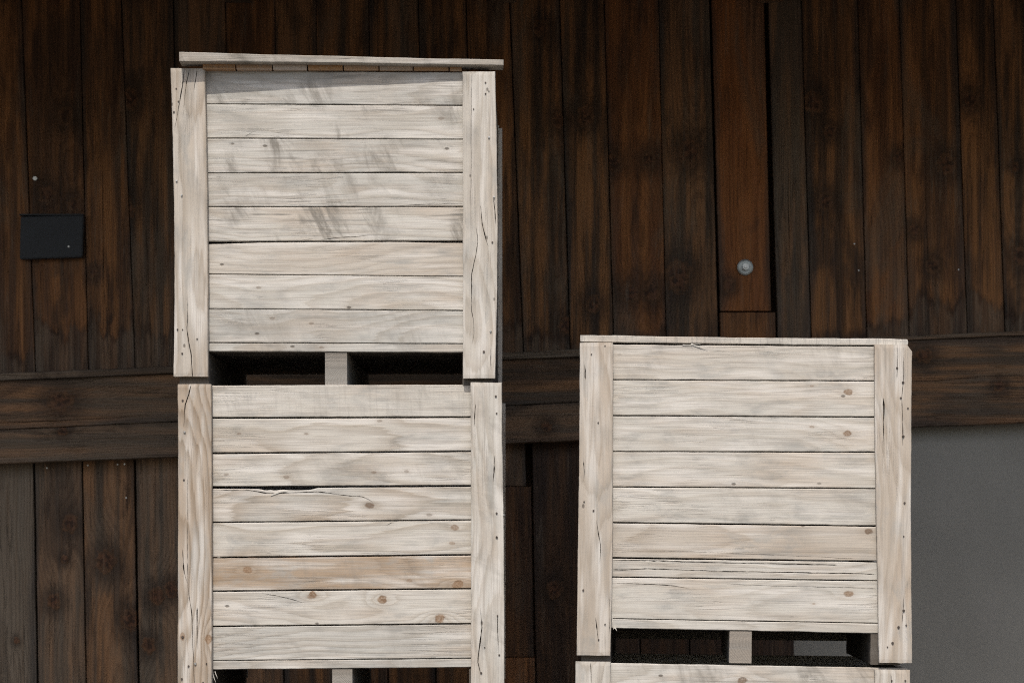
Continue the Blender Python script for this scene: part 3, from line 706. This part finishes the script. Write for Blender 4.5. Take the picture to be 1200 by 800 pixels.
# --- right stack
s3 = [(403.6, 406.2, 0), (444.8, 446.4, 1.2), (486.8, 488.6, 1.3), (528.8, 529.6, 1.2), (570.2, 572.2, 1.3), (612, 616.2, 1.6), (653.4, 657.6, 1.8), (675.8, 680.2, 1.2), (724.4, 729.8, .9), (735.4, 741.6, 0)]
p3 = [[(679.6, 718.2, 401.6), (679, 718.2, 480), (678.4, 718, 570), (677, 717.6, 660), (675.6, 715.2, 767)],
      [(1024.8, 1063.5, 403.6), (1024.8, 1065.8, 405.5), (1024.9, 1066.2, 408.5), (1024.9, 1069.4, 410), (1025, 1068.4, 430), (1025.5, 1068, 520), (1027, 1067.4, 600), (1028.6, 1068, 690), (1030.4, 1069, 776)]]
y3 = 0.40
crate3, M3, P3, zr3 = crate(
    'flat-lidded pale wooden crate on the shorter right stack, two round knots at its right', (x_at(870, y3 - .5), y3, z_at(777, y3 - .5)), -4.0, 0.5, p3, s3, 718, 1026, z_at(777, y3 - .5),
    planks={0: dict(tone=.12, mildew=.5, grainy=.25), 1: dict(tone=.0, mildew=.35, grainy=.28, knots_px=[(993.4, 459, 4.5), (951, 452, 2)], knot_tone=.75), 2: dict(tone=-.1, mildew=.3, grainy=.28, knots_px=[(993.4, 507.6, 4.5), (951.5, 500, 2.5)], knot_tone=.75),
            3: dict(tone=.03, mildew=.2, grainy=.32), 4: dict(tone=.0, mildew=.3, grainy=.32), 5: dict(tone=.35, mildew=.15, grainy=.5, knots_px=[(1018, 622, 4.5)], knot_tone=.1),
            6: dict(tone=-.1, mildew=.3, grainy=.45), 7: dict(tone=-.05, mildew=.2, grainy=.3, knots_px=[(994, 695.5, 4.5), (953.5, 707, 2)], knot_tone=.8), 8: dict(tone=-.2, mildew=.2)},
    splits={6: [[(718, 667, 1.8), (727, 667.5, 1.2), (760, 666, .8), (850, 669, .7), (940, 670.5, .9), (1000, 671.5, 1.0), (1026, 672.5, .8)], [(718, 656.5, .8), (760, 655.8, 1.0), (800, 657.8, 1.0), (870, 659.5, .7), (980, 661.5, 1.0)]],
            7: [[(722, 683, .3), (760, 684, .7), (790, 686, .8), (806, 689, .3)], [(850, 683.5, .3), (900, 686, .4), (960, 687.4, .5), (1026, 688.8, .4)]],
            5: [[(718, 646.5, .2), (800, 645.5, .3), (860, 648, .3), (1000, 654, .35)]]},
    post_splits=([[(685, 427, .6), (685.5, 440, 1.2), (686, 446, .5)], [(684, 543, .8), (685, 552, .6), (684, 562, .3)], [(699, 610, .3), (702, 628, 1.1), (704, 640, .9), (703, 660, .3)], [(698, 723, .4), (699, 732, 1.1), (701, 750, .5)], [(714, 700, .3), (715, 720, .5), (714, 742, .4)]],
                 [[(1035.5, 466, 1.4), (1036, 480, 1.5), (1035, 500, .8), (1036, 520, .3)], [(1051.5, 404, .5), (1051.5, 432, .8), (1051, 445, .3)], [(1059.5, 405, .4), (1059, 440, .7), (1057, 465, .5), (1058, 510, .8), (1058, 520, .4)], [(1059, 700, .3), (1058.5, 716, .9), (1057, 730, .3)]]),
    nails=[(693, 415, 1.3), (709, 405, 1.2), (701, 495, 1.3), (684.5, 587.5, 1.3), (695.5, 598, 1.6), (683.5, 691, 1.7), (709, 731, 1.3), (701.5, 749, 1.4), (1051.3, 431, 1.9), (1058.3, 448, 2.2), (1055.5, 466, 1.6), (1064, 478, 1.3), (1058.5, 511, 2.2), (1060, 589, 1.9), (1059, 628, 1.2), (1059, 715, 2.2), (1053, 734.5, 2.1), (1062, 732, 1.5), (1046, 753, 2.1), (1040, 757.5, 1.2)],
    block=(854.5, 880.8), rear=0.07, post_props=(dict(tone=.45, seed=9.4, grainy=.45), dict(tone=.5, seed=2.6, grainy=.35)))

def lid3():
    L = thing('crate_lid', 'flat rough-sawn board lid lying flush on the right crate', 'lid', (crate3.location.x, crate3.location.y, z_at(402, y3 - .5)), (0, R(0.5), R(-4.0)))
    M = frame_of(L); yb = YF + 0.029
    P = lambda x, y, yy: project(M, x, y, yy)
    hi = [P(x, y, yb) for x, y in ((680.5, 392.4), (780, 394), (870, 395.4), (960, 396.4), (1040, 396.6), (1064, 397.4))]; lo = [P(x, y, yb) for x, y in ((680.5, 400.2), (780, 401.8), (870, 403), (960, 404), (1064, 404.4))]
    x0, x1 = hi[0][0], hi[-1][0]
    dy = 0.95; n = 8
    for k in range(n):
        a = yb + dy * k / n; b = yb + dy * (k + 1) / n - 0.003
        board('lid_plank', L, PALE, x0, x1, lo, hi, a, b, FLAT, cols=110 if k == 0 else 8, rows=3, tone=.05, mildew=.2, saw=1.7 if k == 0 else .2, grainy=.2, rough=.0012, end_rough=.004 if k == 0 else 0, seed=15.7 + k)
lid3()

def shifted(seq, dx, dy):
    return [tuple([a + dy, b + dy, g]) for a, b, g in (x[:3] for x in seq)]
s4 = shifted(s3, 0, 373.2); s4[0] = (776.6, 782, 0)
p4 = [[(674.4, 715.6, 774.6), (674, 715.4, 1138)], [(1025, 1066.6, 784), (1026, 1067, 1142)]]
zb4 = z_at(1150, y3 - .5)
crate(
    'wooden crate under the lidded right crate, only its top edge showing', (x_at(870, y3 - .5), y3, zb4), -4.0, 0.5, p4, s4, 716, 1025, zb4,
    planks={0: dict(tone=-.2, mildew=.9, knots_px=[(870, 797, 5)], knot_tone=.3)}, tall=zb4 + 0.004, block=(854, 880),
    post_splits=([[(692, 775, .6), (693, 800, .6)]], [[(1044, 790, .5), (1045, 806, .8)]]), nails=[(1045, 797, 1.5), (1061, 797, 1.6)],
    post_props=(dict(tone=.1, seed=3.8), dict(tone=.25, seed=6.1)))

# --- crate on the ground that carries the left stack
def copy_tree(o, parent=None):
    c = o.copy(); COL.objects.link(c)
    if parent: c.parent = parent
    for ch in [x for x in o.children]: copy_tree(ch, c)
    return c
low = copy_tree(crate2)
low.location = (x_at(402), 0.5, z_at(818) - (z_at(450.6) - z_at(818))); low.rotation_euler = (0, 0, R(0.8))
low['label'] = 'bottom wooden crate carrying the tall left stack, standing on the gravel'

# --- slivers of wood that have lifted off the crates
def slivers(root, M, name, items):
    for k, (x0, y0, x1, y1, wpx, out) in enumerate(items):
        bm = bmesh.new(); n = 7; rings = []
        for i in range(n + 1):
            f = i / n; px = x0 + (x1 - x0) * f; py = y0 + (y1 - y0) * f + 1.2 * math.sin(f * 4 + k)
            yy = YP - 0.001 - out * f * f
            X, Z = project(M, px, py, yy); hw = wpx * 0.0031 * (1 - f * 0.9) / 2
            rings.append([bm.verts.new((X + dx * hw, yy + dy * hw * .6, Z + dz * hw)) for dx, dy, dz in ((-.6, -1, -1), (.6, -1, 1), (.6, 1, 1), (-.6, 1, -1))])
        for A, B in zip(rings, rings[1:]):
            for j in range(4): bm.faces.new((A[j], A[(j + 1) % 4], B[(j + 1) % 4], B[j]))
        bm.faces.new(rings[0]); bm.faces.new(rings[-1][::-1]); bmesh.ops.recalc_face_normals(bm, faces=bm.faces)
        me = bpy.data.meshes.new(name); bm.to_mesh(me); bm.free(); me.materials.append(PALE)
        o = bpy.data.objects.new(name, me); COL.objects.link(o); o.parent = root
        for q in range(4): o[f'knot{q}'] = [500.0, 500.0, 0.01]
slivers(crate2, M2, 'splinter', [(249, 786, 253, 800, 1.6, .004), (252, 785, 255, 796, 1.2, .006), (318, 578.5, 338, 576.0, 2.6, .002)])
slivers(crate3, M3, 'splinter', [(810, 402.5, 829, 408.5, 1.4, .006), (800, 403, 822, 404.5, 1.2, .004), (717, 720, 719, 738, 1.8, .004), (719, 735, 723, 738, 2.6, .006)])
